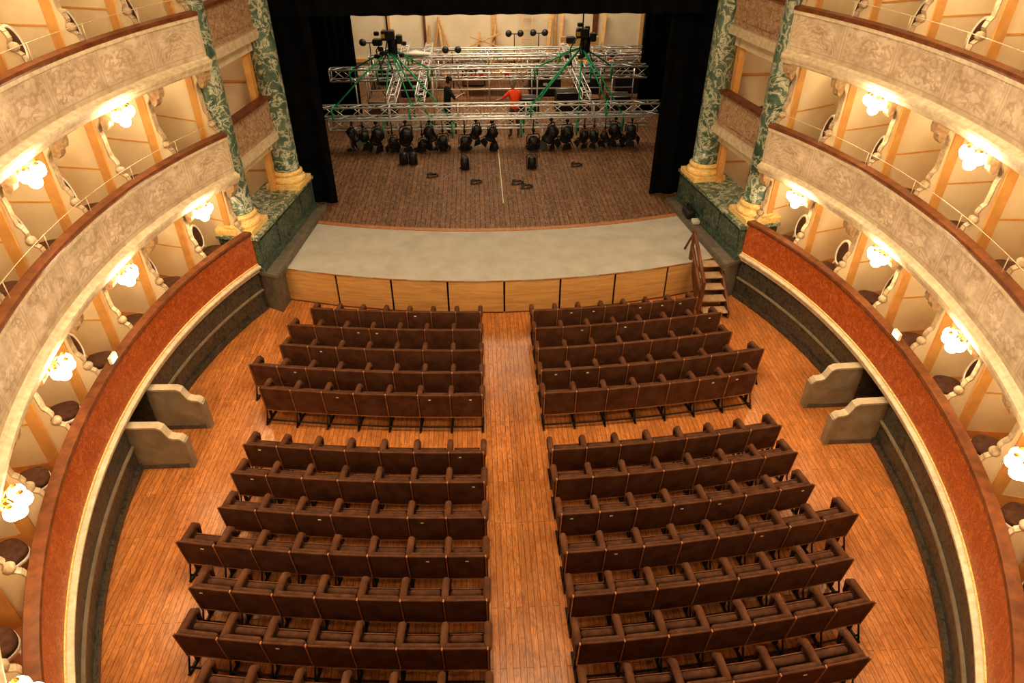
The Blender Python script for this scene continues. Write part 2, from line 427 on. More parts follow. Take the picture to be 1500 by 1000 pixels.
# ------------------------------------------------------------------ proscenium
def mx(side, pts, z=0): return [(A+side*x, y, z) for x, y in pts]
for side in (1, -1):
    nm = 'right' if side > 0 else 'left'
    mb = MB()
    mb.prism(mx(side, [(5.15, 13.62), (4.70, 17.4), (7.4, 17.4), (7.4, 14.7), (5.52, 13.85)]), (0, 0, .94), m_gray)
    mb.prism(mx(side, [(5.10, 13.57), (4.64, 17.4), (5.4, 17.4), (5.62, 13.80)], .94), (0, 0, .07), m_gray)
    mb.prism(mx(side, [(5.08, 13.55), (4.62, 17.4), (4.70, 17.4), (5.16, 13.60)], .85), (0, 0, .14), m_gray)
    mb.build('trim_pit_'+nm)
    mb = MB()
    mb.prism(mx(side, [(5.44, 13.80), (4.90, 17.3), (5.85, 17.4), (6.3, 13.95)], 1.01), (0, 0, .80), m_gdark)
    mb.prism(mx(side, [(5.38, 13.74), (4.84, 17.3), (5.90, 17.42), (6.34, 13.90)], 1.01), (0, 0, .10), m_gdark)
    mb.prism(mx(side, [(5.38, 13.74), (4.84, 17.3), (5.90, 17.42), (6.34, 13.90)], 1.79), (0, 0, .08), m_gmarble)
    for t0, t1 in ((.03, .27), (.31, .70), (.74, .97)):
        a = Vector((5.44, 13.8)).lerp(Vector((4.9, 17.3)), t0); b = Vector((5.44, 13.8)).lerp(Vector((4.9, 17.3)), t1)
        mb.prism([(A+side*a.x, a.y, 1.2), (A+side*b.x, b.y, 1.2), (A+side*b.x, b.y, 1.7), (A+side*a.x, a.y, 1.7)], (-side*.02, 0, 0), m_gdark)
    mb.build('column_pedestal')
    for cx, cy in ((5.84, 14.28), (5.32, 16.75)):
        mb = MB(); T = Matrix.Translation((A+side*cx, cy, 1.87))
        R = Matrix.Rotation(side*math.radians(8.5), 4, 'Z')
        mb.box((0, 0, .07), (.86, .86, .14), m_ymarble, T @ R, .01)
        mb.lathe([(.42, .14), (.435, .17), (.43, .22), (.40, .25), (.365, .26), (.35, .29), (.365, .32), (.38, .34), (.375, .38), (.34, .40), (.325, .42)], m_ymarble, T, 36)
        mb.lathe([(.325, .42), (.315, .46)]+[(.312-.05*(i/12)**1.6, .46+i*.6) for i in range(13)], m_gmarble, T, 36)
        mb.lathe([(.27, 7.66), (.32, 7.7), (.30, 7.8), (.40, 8.2), (.46, 8.3)], m_ymarble, T, 24)
        mb.build('marble_column')
    for ti in (0, 1, 2):
        zb, zt = TIERS[ti]; nzb = TIERS[ti+1][0]
        mb = MB()
        mb.prism(mx(side, [(5.98, 13.9), (5.45, 17.0), (7.4, 17.2), (7.4, 14.0)], zb-.15), (0, 0, .25), m_boxfloor)
        if ti:
            q = [(5.72, 14.3), (5.30, 16.75), (5.45, 16.8), (5.87, 14.3)]
            mb.prism(mx(side, q, zb-.05), (0, 0, .85), m_sbox)
            e = [(5.64, 14.3), (5.22, 16.75), (5.45, 16.8), (5.87, 14.3)]
            mb.prism(mx(side, e, zb-.16), (0, 0, .14), m_mould)
            mb.prism(mx(side, e, zb-.02), (0, 0, .05), m_mould)
            mb.prism(mx(side, e, zt-.06), (0, 0, .06), m_rail)
            for y0, y1 in ((14.75, 15.05), (15.12, 15.95), (16.02, 16.3)):
                xa = 5.72-.42*(y0-14.3)/2.45; xb = 5.72-.42*(y1-14.3)/2.45
                mb.prism(mx(side, [(xa-.025, y0), (xb-.025, y1), (xb+.02, y1), (xa+.02, y0)], zb+.16), (0, 0, .5), m_sbox)
        for px, py in ((5.98, 14.62), (5.62, 16.4)):
            mb.box((A+side*px, py, (zb+nzb)/2), (.14, .22, nzb-zb-.2), m_ochre)
            mb.box((A+side*px, py, nzb-.32), (.24, .3, .16), m_mould)
        mb.prism(mx(side, [(5.85, 14.3), (5.42, 16.8), (5.6, 16.8), (6.05, 14.3)], nzb-.42), (0, 0, .27), m_cream)
        mb.prism(mx(side, [(5.9, 14.0), (7.4, 14.6), (7.4, 14.7), (5.9, 14.1)], zb+.1), (0, 0, nzb-zb-.25), m_box)
        mb.prism(mx(side, [(5.5, 16.85), (7.4, 16.95), (7.4, 17.05), (5.5, 16.95)], zb+.1), (0, 0, nzb-zb-.25), m_box)
        mb.prism([(A+side*5.62, 16.84, zb+1.05), (A+side*7.3, 16.94, zb+1.05), (A+side*7.3, 16.94, zb+1.1), (A+side*5.62, 16.84, zb+1.1)], (0, -.02, 0), m_ochre)
        mb.build('stage_box')
    mb = MB()
    mb.prism(mx(side, [(7.2, 14.2), (7.2, 17.3), (7.4, 17.3), (7.4, 14.2)], 0), (0, 0, 12), m_box)
    mb.prism(mx(side, [(5.55, 17.05), (5.35, 17.5), (10, 17.5), (10, 17.05)], .94), (0, 0, 11.1), m_stagew)
    mb.build('wall_'+nm)

# ------------------------------------------------------------------ stage
def arc(y0, k, x0, x1, n=24): return [(A+x0+(x1-x0)*i/n, y0+k*(x0+(x1-x0)*i/n)**2) for i in range(n+1)]
ZS = .88
mb = MB()
fr = arc(13.33, .032, -5.15, 5.15); bk = arc(15.8, .030, -5.0, 5.0)
mb.prism([(x, y, ZS-.03) for x, y in fr]+[(x, y, ZS-.03) for x, y in reversed(bk)], (0, 0, .03), m_carpet)
mb.build('stage_apron')
mb = MB()
f2 = arc(13.40, .032, -5.15, 5.15); f3 = arc(13.6, .032, -5.15, 5.15)
mb.prism([(x, y, 0) for x, y in f2]+[(x, y, 0) for x, y in reversed(f3)], (0, 0, .84), m_slit)
NP = 8; wpan = 10.3/NP
for i in range(NP):
    x0 = -5.15+i*wpan+.022; x1 = x0+wpan-.044
    p = [(A+x0, 13.33+.032*x0*x0), (A+x1, 13.33+.032*x1*x1)]
    dv = Vector((p[1][0]-p[0][0], p[1][1]-p[0][1], 0)); ang = math.atan2(dv.y, dv.x)
    T = Matrix.Translation(((p[0][0]+p[1][0])/2, (p[0][1]+p[1][1])/2+.0, 0)) @ Matrix.Rotation(ang, 4, 'Z')
    mb.box((0, .02, .435), (dv.length, .035, .80), m_oak, T, .004)
    mb.box((0, .02, .86), (dv.length+.03, .06, .03), m_seam, T, .004)
    mb.box((0, .03, .02), (dv.length, .05, .05), m_stairw, T)
mb.build('stage_front_panels')
mb = MB()
b1 = arc(15.8, .030, -5.0, 5.0); b2 = arc(15.95, .030, -5.0, 5.0)
mb.prism([(x, y, ZS-.02) for x, y in b1]+[(x, y, ZS-.02) for x, y in reversed(b2)], (0, 0, .035), m_seam)
mb.build('trim_stage_edge')
mb = MB()
mb.prism([(x, y, ZS-.1) for x, y in arc(15.9, .030, -5.0, 5.0)]+[(A+5, 17.45, ZS-.1), (A+10, 17.45, ZS-.1), (A+10, 31.2, ZS-.1), (A-10, 31.2, ZS-.1), (A-10, 17.45, ZS-.1), (A-5, 17.45, ZS-.1)], (0, 0, .1), m_stage)
mb.build('floor_stage')
mb = MB(); mb.box((A, 31.3, 6), (20.4, .2, 12), m_backw)
for x, w, m in ((-7.5, .18, m_pine), (-4.1, .14, m_pine), (-2.6, .1, m_stairw), (.3, .16, m_pine), (2.9, .12, m_pine), (4.6, .2, m_stairw), (6.6, .14, m_pine)):
    mb.box((A+x, 31.15, 3.0), (w, .12, 4.3), m)
mb.box((A, 31.17, 3.7), (20, .06, .12), m_stairw)
mb.box((A, 31.15, 1.5), (20, .10, .14), m_pine)
mb.build('wall_stage_back')
mb = MB()
mb.box((A-10.1, 24.3, 6), (.2, 14, 12), m_stagew); mb.box((A+10.1, 24.3, 6), (.2, 14, 12), m_stagew)
mb.build('wall_stage_side')
mb = MB(); mb.box((A, 24.4, 12.1), (20.4, 14, .2), m_stagew); mb.build('ceiling_stage')

def drape(name, x0, x1, y, z0, z1, amp=.07, wl=.26):
    mb = MB(); n = int((x1-x0)/.035); nz = 10; vs = []; fs = []
    for j in range(nz+1):
        z = z0+(z1-z0)*j/nz
        for i in range(n+1):
            x = x0+(x1-x0)*i/n
            a = amp*(1-.35*j/nz)
            vs.append((A+x, y+a*math.sin(x/wl*2*math.pi+.6*math.sin(x*3.1))+.03*math.sin(x*5+j*.3), z))
    for j in range(nz):
        for i in range(n):
            q = j*(n+1)+i; fs.append([q, q+1, q+n+2, q+n+1])
    mb.add(vs, fs, m_blackcloth, smooth=True)
    mb.tube([(A+x0, y, z1), (A+x1, y, z1)], .03, m_iron)
    return mb.build(name)
drape('black_stage_curtain', -6.2, -4.40, 17.75, ZS+.005, 9, .05, .5)
drape('black_stage_curtain', 4.28, 6.2, 17.95, ZS+.005, 9, .05, .5)
drape('black_stage_curtain', -7.6, -4.65, 25.2, ZS+.005, 9)
drape('black_stage_curtain', 5.35, 8.2, 25.2, ZS+.005, 9)
drape('black_border_curtain', -6.0, 6.0, 17.6, 5.62, 9, .04, .5)

# stairs
mb = MB(); x0, x1 = A+4.52, A+5.10
nst = 5
for i in range(nst):
    z = ZS*(i+1)/(nst+0.0)*.98; y = 12.86+i*.235
    mb.box(((x0+x1)/2, y+.12, z-.02), (x1-x0, .27, .035), m_tread, bev=.006)
    mb.box(((x0+x1)/2, y+.235, z-.11), (x1-x0-.04, .02, .14), m_stairw)
for x in (x0-.02, x1+.02):
    mb.prism([(x-.02, 12.84, 0), (x-.02, 12.84, .20), (x-.02, 13.92, ZS+.02), (x-.02, 14.0, ZS+.02), (x-.02, 14.0, ZS+.001), (x-.02, 13.92, .6), (x-.02, 13.3, 0)], (.04, 0, 0), m_stairw)
for yy, z0, z1 in ((12.94, 0, .95), (14.1, .88, 1.62)):
    mb.box((x0-.07, yy, (z0+z1)/2), (.06, .10, z1-z0), m_stairw, bev=.006)
for dz in (0, -.38):
    mb.tube([(x0-.07, 12.94, .92+dz), (x0-.07, 14.1, 1.60+dz)], .045, m_stairw, seg=6)
mb.tube([(x0-.07, 14.1, 1.6), (x0-.07, 14.6, .9)], .03, m_stairw, seg=6)
mb.build('stage_stairs')

# ------------------------------------------------------------------ stalls seating
def seat_row(xa, xb, Y0, side, K=.02):
    mb = MB(); w = xb-xa; n = int(round(w/.55)); sw = w/n
    def fr(x):
        y = Y0+K*(x*x-.3); an = math.atan(2*K*x)
        return Matrix.Translation((A+side*x, y, 0)) @ Matrix.Rotation(side*an, 4, 'Z')
    tilt = Matrix.Rotation(math.radians(6), 4, 'X')
    for i in range(n):
        x = xa+(i+.5)*sw; T = fr(x)
        bw = sw-.018
        B = T @ Matrix.Translation((0, -.08, .575)) @ tilt
        mb.box((0, 0, 0), (bw, .035, .57), m_velvet, B, .015)
        mb.box((0, .05, .0), (bw-.03, .08, .52), m_velvet2, B, .04, 3)
        mb.box((0, -.018, -.275), (bw, .01, .014), m_seam, B)
        S = T @ Matrix.Translation((0, .15, .50)) @ Matrix.Rotation(math.radians(4), 4, 'X')
        mb.box((0, 0, 0), (bw-.10, .11, .34), m_velvet2, S, .05, 4, smooth=True)
        mb.box((0, .062, 0), (bw-.12, .015, .30), m_stairw, S, .006)
        if random.random() < .22: mb.box((random.uniform(-.15, .15), -.022, .18), (.045, .006, .022), m_white, B)
    for i in range(n+1):
        x = xa+i*sw; T = fr(x)
        mb.box((0, .13, .71), (.10, .40, .10), m_velvet, T, .048, 4, smooth=True)
        mb.box((0, .13, .50), (.05, .32, .36), m_velvet, T, .02)
        mb.tube([(0, .27, .70), (0, .34, .64), (0, .33, .44)], [.05, .046, .03], m_velvet, T, 10)
        B = T @ Matrix.Translation((0, -.08, .575)) @ tilt
        mb.box((0, -.015, 0), (.013, .03, .57), m_seam, B)
        mb.box((0, -.010, .285), (.022, .045, .02), m_seam, B, .008)
        mb.box((0, .04, .19), (.035, .05, .36), m_iron, T)
        mb.box((0, .04, .02), (.04, .46, .03), m_iron, T, .01)
        mb.tube([(0, -.16, .04), (0, -.04, .30)], .013, m_iron, T, 6)
    for (yy, zz) in ((.0, .28), (.14, .22), (-.12, .10)):
        pts = []
        for j in range(13):
            x = xa+w*j/12; p = fr(x) @ Vector((0, yy, zz)); pts.append(p)
        mb.tube(pts, .015, m_iron, seg=6)
    return mb.build('theater_seat_row')
rows = [(12.10, 4.15), (11.43, 4.50), (10.73, 4.50), (10.03, 4.93), (9.38, 4.56),
        (7.95, 4.46), (7.31, 4.48), (6.62, 4.47), (5.95, 4.87), (5.27, 4.45), (4.61, 4.42), (3.95, 4.0)]
for Y0, xo in rows:
    for side in (1, -1): seat_row(.56, xo, Y0+.1, side)

# ------------------------------------------------------------------ box chairs
def chair_mesh():
    mb = MB()
    def sq(a, b, n=24, e=2.6):
        o = []
        for i in range(n):
            t = 2*math.pi*i/n; c, s = math.cos(t), math.sin(t)
            o.append((a*math.copysign(abs(c)**(2/e), c), b*math.copysign(abs(s)**(2/e), s)))
        return o
    def stack(levels, mat):
        vs = []; fs = []; n = 24
        for sc, z in levels:
            for x, y in sq(.235*sc, .225*sc): vs.append((x, y, z))
        for i in range(len(levels)-1):
            for j in range(n):
                j2 = (j+1) % n; fs.append([i*n+j, i*n+j2, (i+1)*n+j2, (i+1)*n+j])
        fs.append(list(range(n))[::-1]); fs.append([(len(levels)-1)*n+j for j in range(n)])
        mb.add(vs, fs, mat, smooth=True)
    stack([(.98, .36), (1.03, .37), (1.03, .41), (1.0, .42)], m_white)
    stack([(.97, .42), (1.0, .45), (.95, .48), (.75, .50), (.3, .51)], m_chairpad)
    for sx in (1, -1):
        mb.tube([(sx*.19, .17, .38), (sx*.19, .175, .2), (sx*.19, .18, 0)], [.026, .02, .012], m_white)
        mb.tube([(sx*.17, -.18, .40), (sx*.175, -.21, .2), (sx*.18, -.26, 0)], [.025, .02, .013], m_white)
        mb.tube([(sx*.16, -.19, .40), (sx*.13, -.22, .52), (sx*.10, -.235, .60)], .02, m_white)
    T = Matrix.Translation((0, -.27, .80)) @ Matrix.Rotation(math.radians(12), 4, 'X')
    ring = [(.215*math.cos(2*math.pi*i/28), 0, .25*math.sin(2*math.pi*i/28)) for i in range(28)]
    mb.tube(ring, .029, m_white, T, 8, True)
    Tp = T @ Matrix.Rotation(math.pi/2, 4, 'X') @ Matrix.Diagonal((1.0, 1.18, 1, 1))
    mb.lathe([(.02, -.035), (.12, -.03), (.19, -.012), (.2, 0), (.19, .012), (.12, .03), (.02, .035)], m_chairpad, Tp, 28)
    return mb.mesh('oval_back_chair')
CH = chair_mesh()
def put_chair(x, y, z, ang): link('oval_back_chair', CH, Matrix.Translation((x, y, z)) @ Matrix.Rotation(ang, 4, 'Z'))
for ti in range(3):
    zf = TIERS[ti][0]+.10
    for side in (1, -1):
        k = 0
        while (k+.5)*DIV < s_at_y(3.0):
            s = (k+.5)*DIV
            x, y, nx, ny = ringp(s-.06+random.uniform(-.08, .08), .52+random.uniform(-.03, .1), side)
            ang = math.atan2(-ny, -nx)-math.pi/2-side*math.radians(30+random.uniform(-16, 16))
            put_chair(x, y, zf, ang)
            if (k+ti) % 2 == 0:
                x, y, nx, ny = ringp(s+.15, 1.28, side)
                put_chair(x, y, zf, math.atan2(-ny, -nx)-math.pi/2-side*math.radians(random.uniform(0, 40)))
            k += 1
        put_chair(A+side*6.25, 15.75, TIERS[ti][0]+.10, side*math.radians(70))

# ------------------------------------------------------------------ sconces
def sconce_mesh():
    mb = MB()
    mb.box((.0, 0, .02), (.05, .10, .16), m_brass, None, .015)
    for y, x, z in ((-.16, -.14, -.02), (.16, -.14, -.02), (0, -.23, .0), (0, -.13, -.15)):
        mb.tube([(0, 0, .0), (x*.5, y*.6, .07), (x, y, z+.09)], .009, m_brass, None, 6)
        mb.lathe([(.03, z+.075), (.035, z+.10), (.012, z+.12)], m_brass, Matrix.Translation((x, y, 0)), 10)
        mb.ball((x, y, z), .088, m_globe)
    return mb.mesh('globe_wall_sconce')
SN = sconce_mesh()
for ti, ks in ((0, (1, 3, 5, 7, 9)), (1, (2, 4, 6, 8)), (2, (3, 5, 7))):
    z = TIERS[ti+1][0]-.22
    for side in (1, -1):
        for k in ks:
            link('globe_wall_sconce', SN, rframe(k*DIV, -.0, z, side))

# ------------------------------------------------------------------ trusses
def truss(mb, p0, p1, size=.36, r=.026, bays=None):
    p0, p1 = Vector(p0), Vector(p1); d = p1-p0; Lg = d.length; t = d/Lg
    up = Vector((0, 0, 1)) if abs(t.z) < .9 else Vector((0, 1, 0))
    sx = t.cross(up).normalized(); up = sx.cross(t)
    h = size/2
    cs = [sx*h+up*h, -sx*h+up*h, -sx*h-up*h, sx*h-up*h]
    for c in cs: mb.tube([p0+c, p1+c], r, m_alu, seg=6)
    n = bays or max(2, int(Lg/.42))
    for i in range(n):
        a = p0+t*(Lg*i/n); b = p0+t*(Lg*(i+1)/n)
        for j in range(4):
            c1, c2 = cs[j], cs[(j+1) % 4]
            if i % 2: c1, c2 = c2, c1
            mb.tube([a+c1, b+c2], r*.45, m_alu, seg=4)
        if i % 5 == 0:
            for j in range(4): mb.tube([a+cs[j], a+cs[(j+1) % 4]], r*.8, m_alu, seg=4)
xl, xr = A-5.4, A+5.35
for (y, z, a, b, sz) in ((21.9, 2.10, xl, xr, .34), (22.0, 1.68, xl+.2, xr-.2, .30), (24.2, 2.66, xl, xr, .36), (26.6, 2.5, xl+1, xr+.3, .36), (29.0, 2.2, xl+1.0, xr+1.0, .36)):
    mb = MB(); truss(mb, (a, y, z), (b, y, z), sz, .028); mb.build('lighting_truss')
for x in (-3.2, -2.3, 3.0):
    mb = MB(); truss(mb, (A+x, 22.1, 2.42), (A+x, 29.0, 2.50), .26, .02); mb.build('lighting_truss')
mb = MB()
for x in (-4.6, -2.0, 1.6, 4.2):
    for y, zz in ((21.9, 1.6), (24.2, 2.5), (26.6, 2.3), (29.0, 2.0)):
        mb.tube([(A+x, y, ZS), (A+x, y, zz)], .026, m_alu, seg=8)
        mb.lathe([(.16, ZS), (.16, ZS+.02), (.04, ZS+.05)], m_iron, Matrix.Translation((A+x, y, 0)), 12)
for z in (1.3, 1.9):
    for y in (27.2, 30.2): mb.tube([(A-4.6, y, z), (A+5.6, y, z)], .028, m_alu, seg=6)
for x in (-4.6, 0, 5.6):
    for y in (27.2, 30.2): mb.tube([(A+x, y, ZS), (A+x, y, 2.0)], .03, m_alu, seg=6)
mb.build('truss_support_stands')
for hx, sg in ((-3.25, 1), (2.95, -1)):
    mb = MB(); H = Vector((A+hx, 23.4, 3.62))
    for dx, dy, zz in ((-1.7, -1.5, 2.25), (1.25, -1.5, 1.85), (.7, -1.5, 2.25), (2.0*sg, -1.5, 1.7), (-1.4, .8, 2.8), (1.2, .8, 2.8), (.35*sg, 3.2, 2.65), (-.5*sg, .8, 2.8), (-.2, -1.4, 1.7)):
        mb.tube([H, H+Vector((dx, dy, 0))*.5+Vector((0, 0, (zz-H.z)*.47)), (H.x+dx, H.y+dy, zz)], .026, m_green, seg=6)
        mb.tube([(H.x+dx-.05, H.y+dy-.2, zz-.42), (H.x+dx-.07, H.y+dy-.22, zz), (H.x+dx, H.y+dy, zz+.08), (H.x+dx+.05, H.y+dy+.2, zz), (H.x+dx+.05, H.y+dy+.2, zz-.42)], .03, m_green, seg=6)
    mb.tube([H+Vector((0, 0, 0)), H+Vector((0, 0, .3))], .035, m_iron)
    mb.box(H+Vector((0, 0, .42)), (.42, .28, .30), m_black, None, .05)
    mb.box(H+Vector((.34, 0, .30)), (.2, .24, .26), m_black, None, .04)
    mb.box(H+Vector((-.36, .1, .2)), (.3, .24, .2), m_black, None, .04)
    mb.box(H+Vector((-.15, -.15, .42)), (.12, .01, .12), m_yellow)
    for i in range(8):
        mb.box(H+Vector((random.uniform(-.5, .5), random.uniform(-.2, .2), random.uniform(-.55, .7))), (.16, .14, .12), m_black, None, .03)
    for i in range(3):
        mb.tube([H+Vector((.1*i-.1, 0, .4)), H+Vector((.3*i-.4, -.2, 0)), H+Vector((.35*i-.3, -.1, -.6))], .02, m_black, seg=5)
    mb.tube([H+Vector((0, 0, .5)), (H.x, H.y, 11.9)], .022, m_iron)
    mb.lathe([(.12, .0), (.15, -.1), (.14, -.42), (.1, -.5)], m_black, Matrix.Translation(H+Vector((.12, 0, .3))), 12)
    mb.build('chain_hoist')

def fixture_mesh():
    mb = MB()
    mb.tube([(0, 0, .02), (0, 0, -.10)], .018, m_iron)
    mb.box((0, 0, 0), (.07, .08, .07), m_iron, None, .01)
    mb.tube([(-.17, 0, -.36), (-.17, 0, -.16), (-.13, 0, -.10), (.13, 0, -.10), (.17, 0, -.16), (.17, 0, -.36)], .014, m_iron, None, 6)
    T = Matrix.Translation((0, 0, -.36)) @ Matrix.Rotation(math.radians(28), 4, 'X')
    mb.lathe([(.08, .20), (.13, .17), (.145, .10), (.145, -.14), (.155, -.15), (.155, -.20), (.14, -.20), (.12, -.17)], m_black, T, 16)
    mb.box((0, -.02, .02), (.27, .24, .20), m_black, T, .03)
    for a in range(4):
        R = T @ Matrix.Rotation(a*math.pi/2, 4, 'Z')
        mb.prism([(-.10, .155, -.20), (.10, .155, -.20), (.15, .235, -.36), (-.15, .235, -.36)], (0, .008, 0), m_black, R)
    return mb.mesh('stage_spotlight')
FX = fixture_mesh()
ZF, YF = 1.86, 21.64
for x, drop, sc in ((-3.95, 0, 1.05), (-3.62, .14, .95), (-3.2, .02, 1.2), (-2.72, .34, .9), (-2.28, 0, 1.3), (-1.78, .42, 1.0), (-1.52, .0, 1.1), (-1.12, .30, 1.05), (-.42, .34, 1.1), (-.05, 0, 1.0),
                    (.45, .05, 1.05), (.52, .62, .75), (1.78, .34, 1.25), (2.35, 0, 1.3), (2.86, .05, 1.2), (3.42, .24, .9), (3.74, .24, .9), (4.1, .30, .8), (4.42, 0, 1.15), (4.95, .05, 1.1)):
    link('stage_spotlight', FX, Matrix.Translation((x, YF, ZF-drop)) @ Matrix.Rotation(random.uniform(-1.2, 1.2), 4, 'Z') @ Matrix.Diagonal((sc, sc, sc, 1)))
mb = MB()
mb.tube([(xl+.3, YF, ZF+.03), (xr-.3, YF, ZF+.03)], .024, m_alu, seg=6)
for x, drop in ((-3.62, .14), (-2.72, .34), (-1.78, .42), (-1.12, .30), (-.42, .34), (.52, .62), (1.78, .34), (3.42, .24), (3.74, .24), (4.1, .30)):
    mb.tube([(x, YF, ZF-drop), (x, YF, ZF+.03)], .018, m_iron, seg=6)
mb.build('spotlight_hanging_bar')
def floorfx():
    mb = MB()
    mb.lathe([(.13, 0), (.15, .02), (.15, .22), (.14, .34), (.09, .40)], m_black, None, 16)
    mb.tube([(-.18, 0, .02), (-.18, 0, .42), (-.12, 0, .48), (.12, 0, .48), (.18, 0, .42), (.18, 0, .02)], .014, m_iron, None, 6)
    mb.box((0, 0, .02), (.34, .2, .03), m_black, None, .008)
    return mb.mesh('floor_spotlight')
FF = floorfx()
for x, y in ((-2.31, 20.6), (-2.02, 20.6), (-.42, 20.1), (1.62, 20.05)):
    link('floor_spotlight', FF, Matrix.Translation((x, y, ZS)) @ Matrix.Rotation(x*2, 4, 'Z') @ Matrix.Diagonal((.9, .9, .9, 1)))
for x, y in ((-1.4, 19.55), (-.1, 19.0), (1.35, 18.6), (3.0, 20.2), (1.1, 18.9)):
    mb = MB(); pts = []
    for i in range(60):
        a = i*.42; r = .11+.04*math.sin(i*1.3)+i*.001
        pts.append((x+r*math.cos(a), y+r*math.sin(a), ZS+.018+.03*(.5+.5*math.sin(i*.9))))
    mb.tube(pts, .010, m_black, seg=5); mb.build('cable_coil')
mb = MB(); mb.box((A+.15, 19.6, ZS+.003), (.025, 4.2, .004), m_tape); mb.build('floor_tape_line')

# ------------------------------------------------------------------ backstage clutter
def timber(mb, a, b, w=.10, d=.04, mat=m_pine):
    a, b = Vector(a), Vector(b); t = (b-a); l = t.length; R = t.to_track_quat('Z', 'Y').to_matrix().to_4x4()
    mb.box((0, 0, 0), (w, d, l), mat, Matrix.Translation((a+b)/2) @ R)
mb = MB()
timber(mb, (-1.9, 30.6, ZS), (-1.5, 31.0, 3.2)); timber(mb, (-.7, 30.6, ZS), (-1.5, 31.0, 3.2)); timber(mb, (-1.75, 30.7, 1.7), (-1.0, 30.7, 1.7)); timber(mb, (-2.2, 30.6, ZS), (-1.9, 31.0, 2.9)); timber(mb, (-1.3, 30.6, ZS), (-1.5, 31.0, 3.2))
mb.build('timber_a_frame')
mb = MB()
for i in range(12): mb.box((.9+random.uniform(-.15, .15), 30.5+.13*(i % 3), ZS+.03+.06*(i//3)), (2.6, .12, .05), m_pine)
timber(mb, (-.3, 30.6, 2.1), (1.1, 30.8, 2.6)); timber(mb, (-.2, 30.6, 2.5), (1.2, 30.8, 2.0)); timber(mb, (.6, 30.6, ZS+.2), (.9, 31.0, 2.9)); timber(mb, (.1, 30.6, ZS+.2), (.2, 31.0, 2.6))
mb.build('timber_stack')
mb = MB()
for x in (3.0, 3.5, 5.3): timber(mb, (x, 30.5, ZS), (x+.2, 31.0, 3.3), .14)
mb.box((4.4, 30.7, 1.7), (1.6, .08, 1.6), m_pine, None, 0, R=Matrix.Rotation(.2, 4, 'X'))
mb.build('scenery_flats')
def case(x, y, w, d, h, mat=None):
    mb = MB(); mb.box((x, y, ZS+h/2+.06), (w, d, h), mat or m_black, None, .015)
    for sx in (-1, 1):
        for sy in (-1, 1):
            mb.tube([(x+sx*w/2, y+sy*d/2, ZS+.06), (x+sx*w/2, y+sy*d/2, ZS+h+.06)], .02, m_iron, seg=6)
            mb.ball((x+sx*(w/2-.08), y+sy*(d/2-.08), ZS+.035), .035, m_iron)
            mb.tube([(x-w/2, y+sy*d/2, ZS+h+.06), (x+w/2, y+sy*d/2, ZS+h+.06)], .018, m_alu, seg=6)
    mb.box((x, y-d/2-.005, ZS+h*.6), (.16, .015, .1), m_alu)
    mb.build('flight_case')
case(-2.4, 28.0, 1.1, .6, .7); case(2.7, 27.9, 1.2, .7, .8); case(4.4, 28.0, .9, .6, .9); case(5.2, 25.4, .8, .6, .6); case(-3.6, 29.8, .8, .6, .8)
case(3.4, 25.4, 1.0, .6, .75); case(4.2, 25.5, .6, .5, .5, m_brownkit); case(-3.4, 25.5, 1.0, .6, .5, m_brownkit); case(1.9, 25.4, .7, .5, .55); case(-.1, 29.4, .9, .6, .9, m_brownkit); case(6.0, 28.1, .9, .6, 1.1)
def table(x, y, w, mat):
    mb = MB(); mb.box((x, y, ZS+.75), (w, .8, .04), mat)
    for sx in (-1, 1):
        for sy in (-1, 1): mb.box((x+sx*(w/2-.06), y+sy*.33, ZS+.365), (.05, .05, .73), m_pine)
    for i in range(7): mb.box((x+random.uniform(-w/2.4, w/2.4), y+random.uniform(-.25, .25), ZS+.82), (.22, .16, .10), random.choice((m_black, m_sheet, m_red, m_pine)), None, .01)
    mb.build('work_table')
table(.6, 28.0, 2.0, m_brownkit); table(5.0, 29.7, 1.6, m_pine); table(-2.5, 29.75, 1.2, m_black)
for x, y, h in ((-4.0, 27.9, 2.0), (1.6, 29.7, 1.9), (2.6, 29.8, 1.9), (4.9, 27.0, 1.7), (-.9, 27.9, 1.7)):
    mb = MB()
    mb.tube([(x, y, ZS+.3), (x, y, ZS+h)], .022, m_black, seg=6)
    for a in range(3):
        c, s_ = math.cos(a*2.09), math.sin(a*2.09)
        mb.tube([(x, y, ZS+.7), (x+.4*c, y+.4*s_, ZS+.01)], .016, m_black, seg=6)
    mb.tube([(x-.3, y, ZS+h), (x+.3, y, ZS+h)], .02, m_black, seg=6)
    for sx in (-.24, .24):
        mb.lathe([(.06, -.14), (.12, -.1), (.13, .12), (.10, .16)], m_black, Matrix.Translation((x+sx, y-.05, ZS+h+.02)) @ Matrix.Rotation(1.3, 4, 'X'), 12)
    mb.build('lamp_tripod')
mb = MB()
for sx in (-.2, .2): timber(mb, (2.2+sx, 30.3, ZS), (2.2+sx, 31.0, 3.9), .05)
for i in range(9):
    f = (i+.5)/9; timber(mb, (2.0, 30.3+.7*f, ZS+3.0*f), (2.4, 30.3+.7*f, ZS+3.0*f), .04)
mb.build('wooden_ladder')
mb = MB(); mb.tube([(-2.6, 26.55, 2.76), (-2.2, 26.5, 2.79), (-1.7, 26.55, 2.75)], [.1, .2, .12], m_sheet, seg=10, flat=.5)
mb.build('folded_sheet')
mb = MB(); mb.box((A+4.93, 16.2, 1.12), (.24, .5, .22), m_black, None, .07, 3); mb.box((A+5.0, 15.75, 1.06), (.18, .2, .1), m_sheet, None, .02)
mb.tube([(A+4.9, 16.0, 1.2), (A+4.93, 16.1, 1.32), (A+4.93, 16.3, 1.32), (A+4.93, 16.4, 1.2)], .015, m_iron); mb.build('tool_bag')

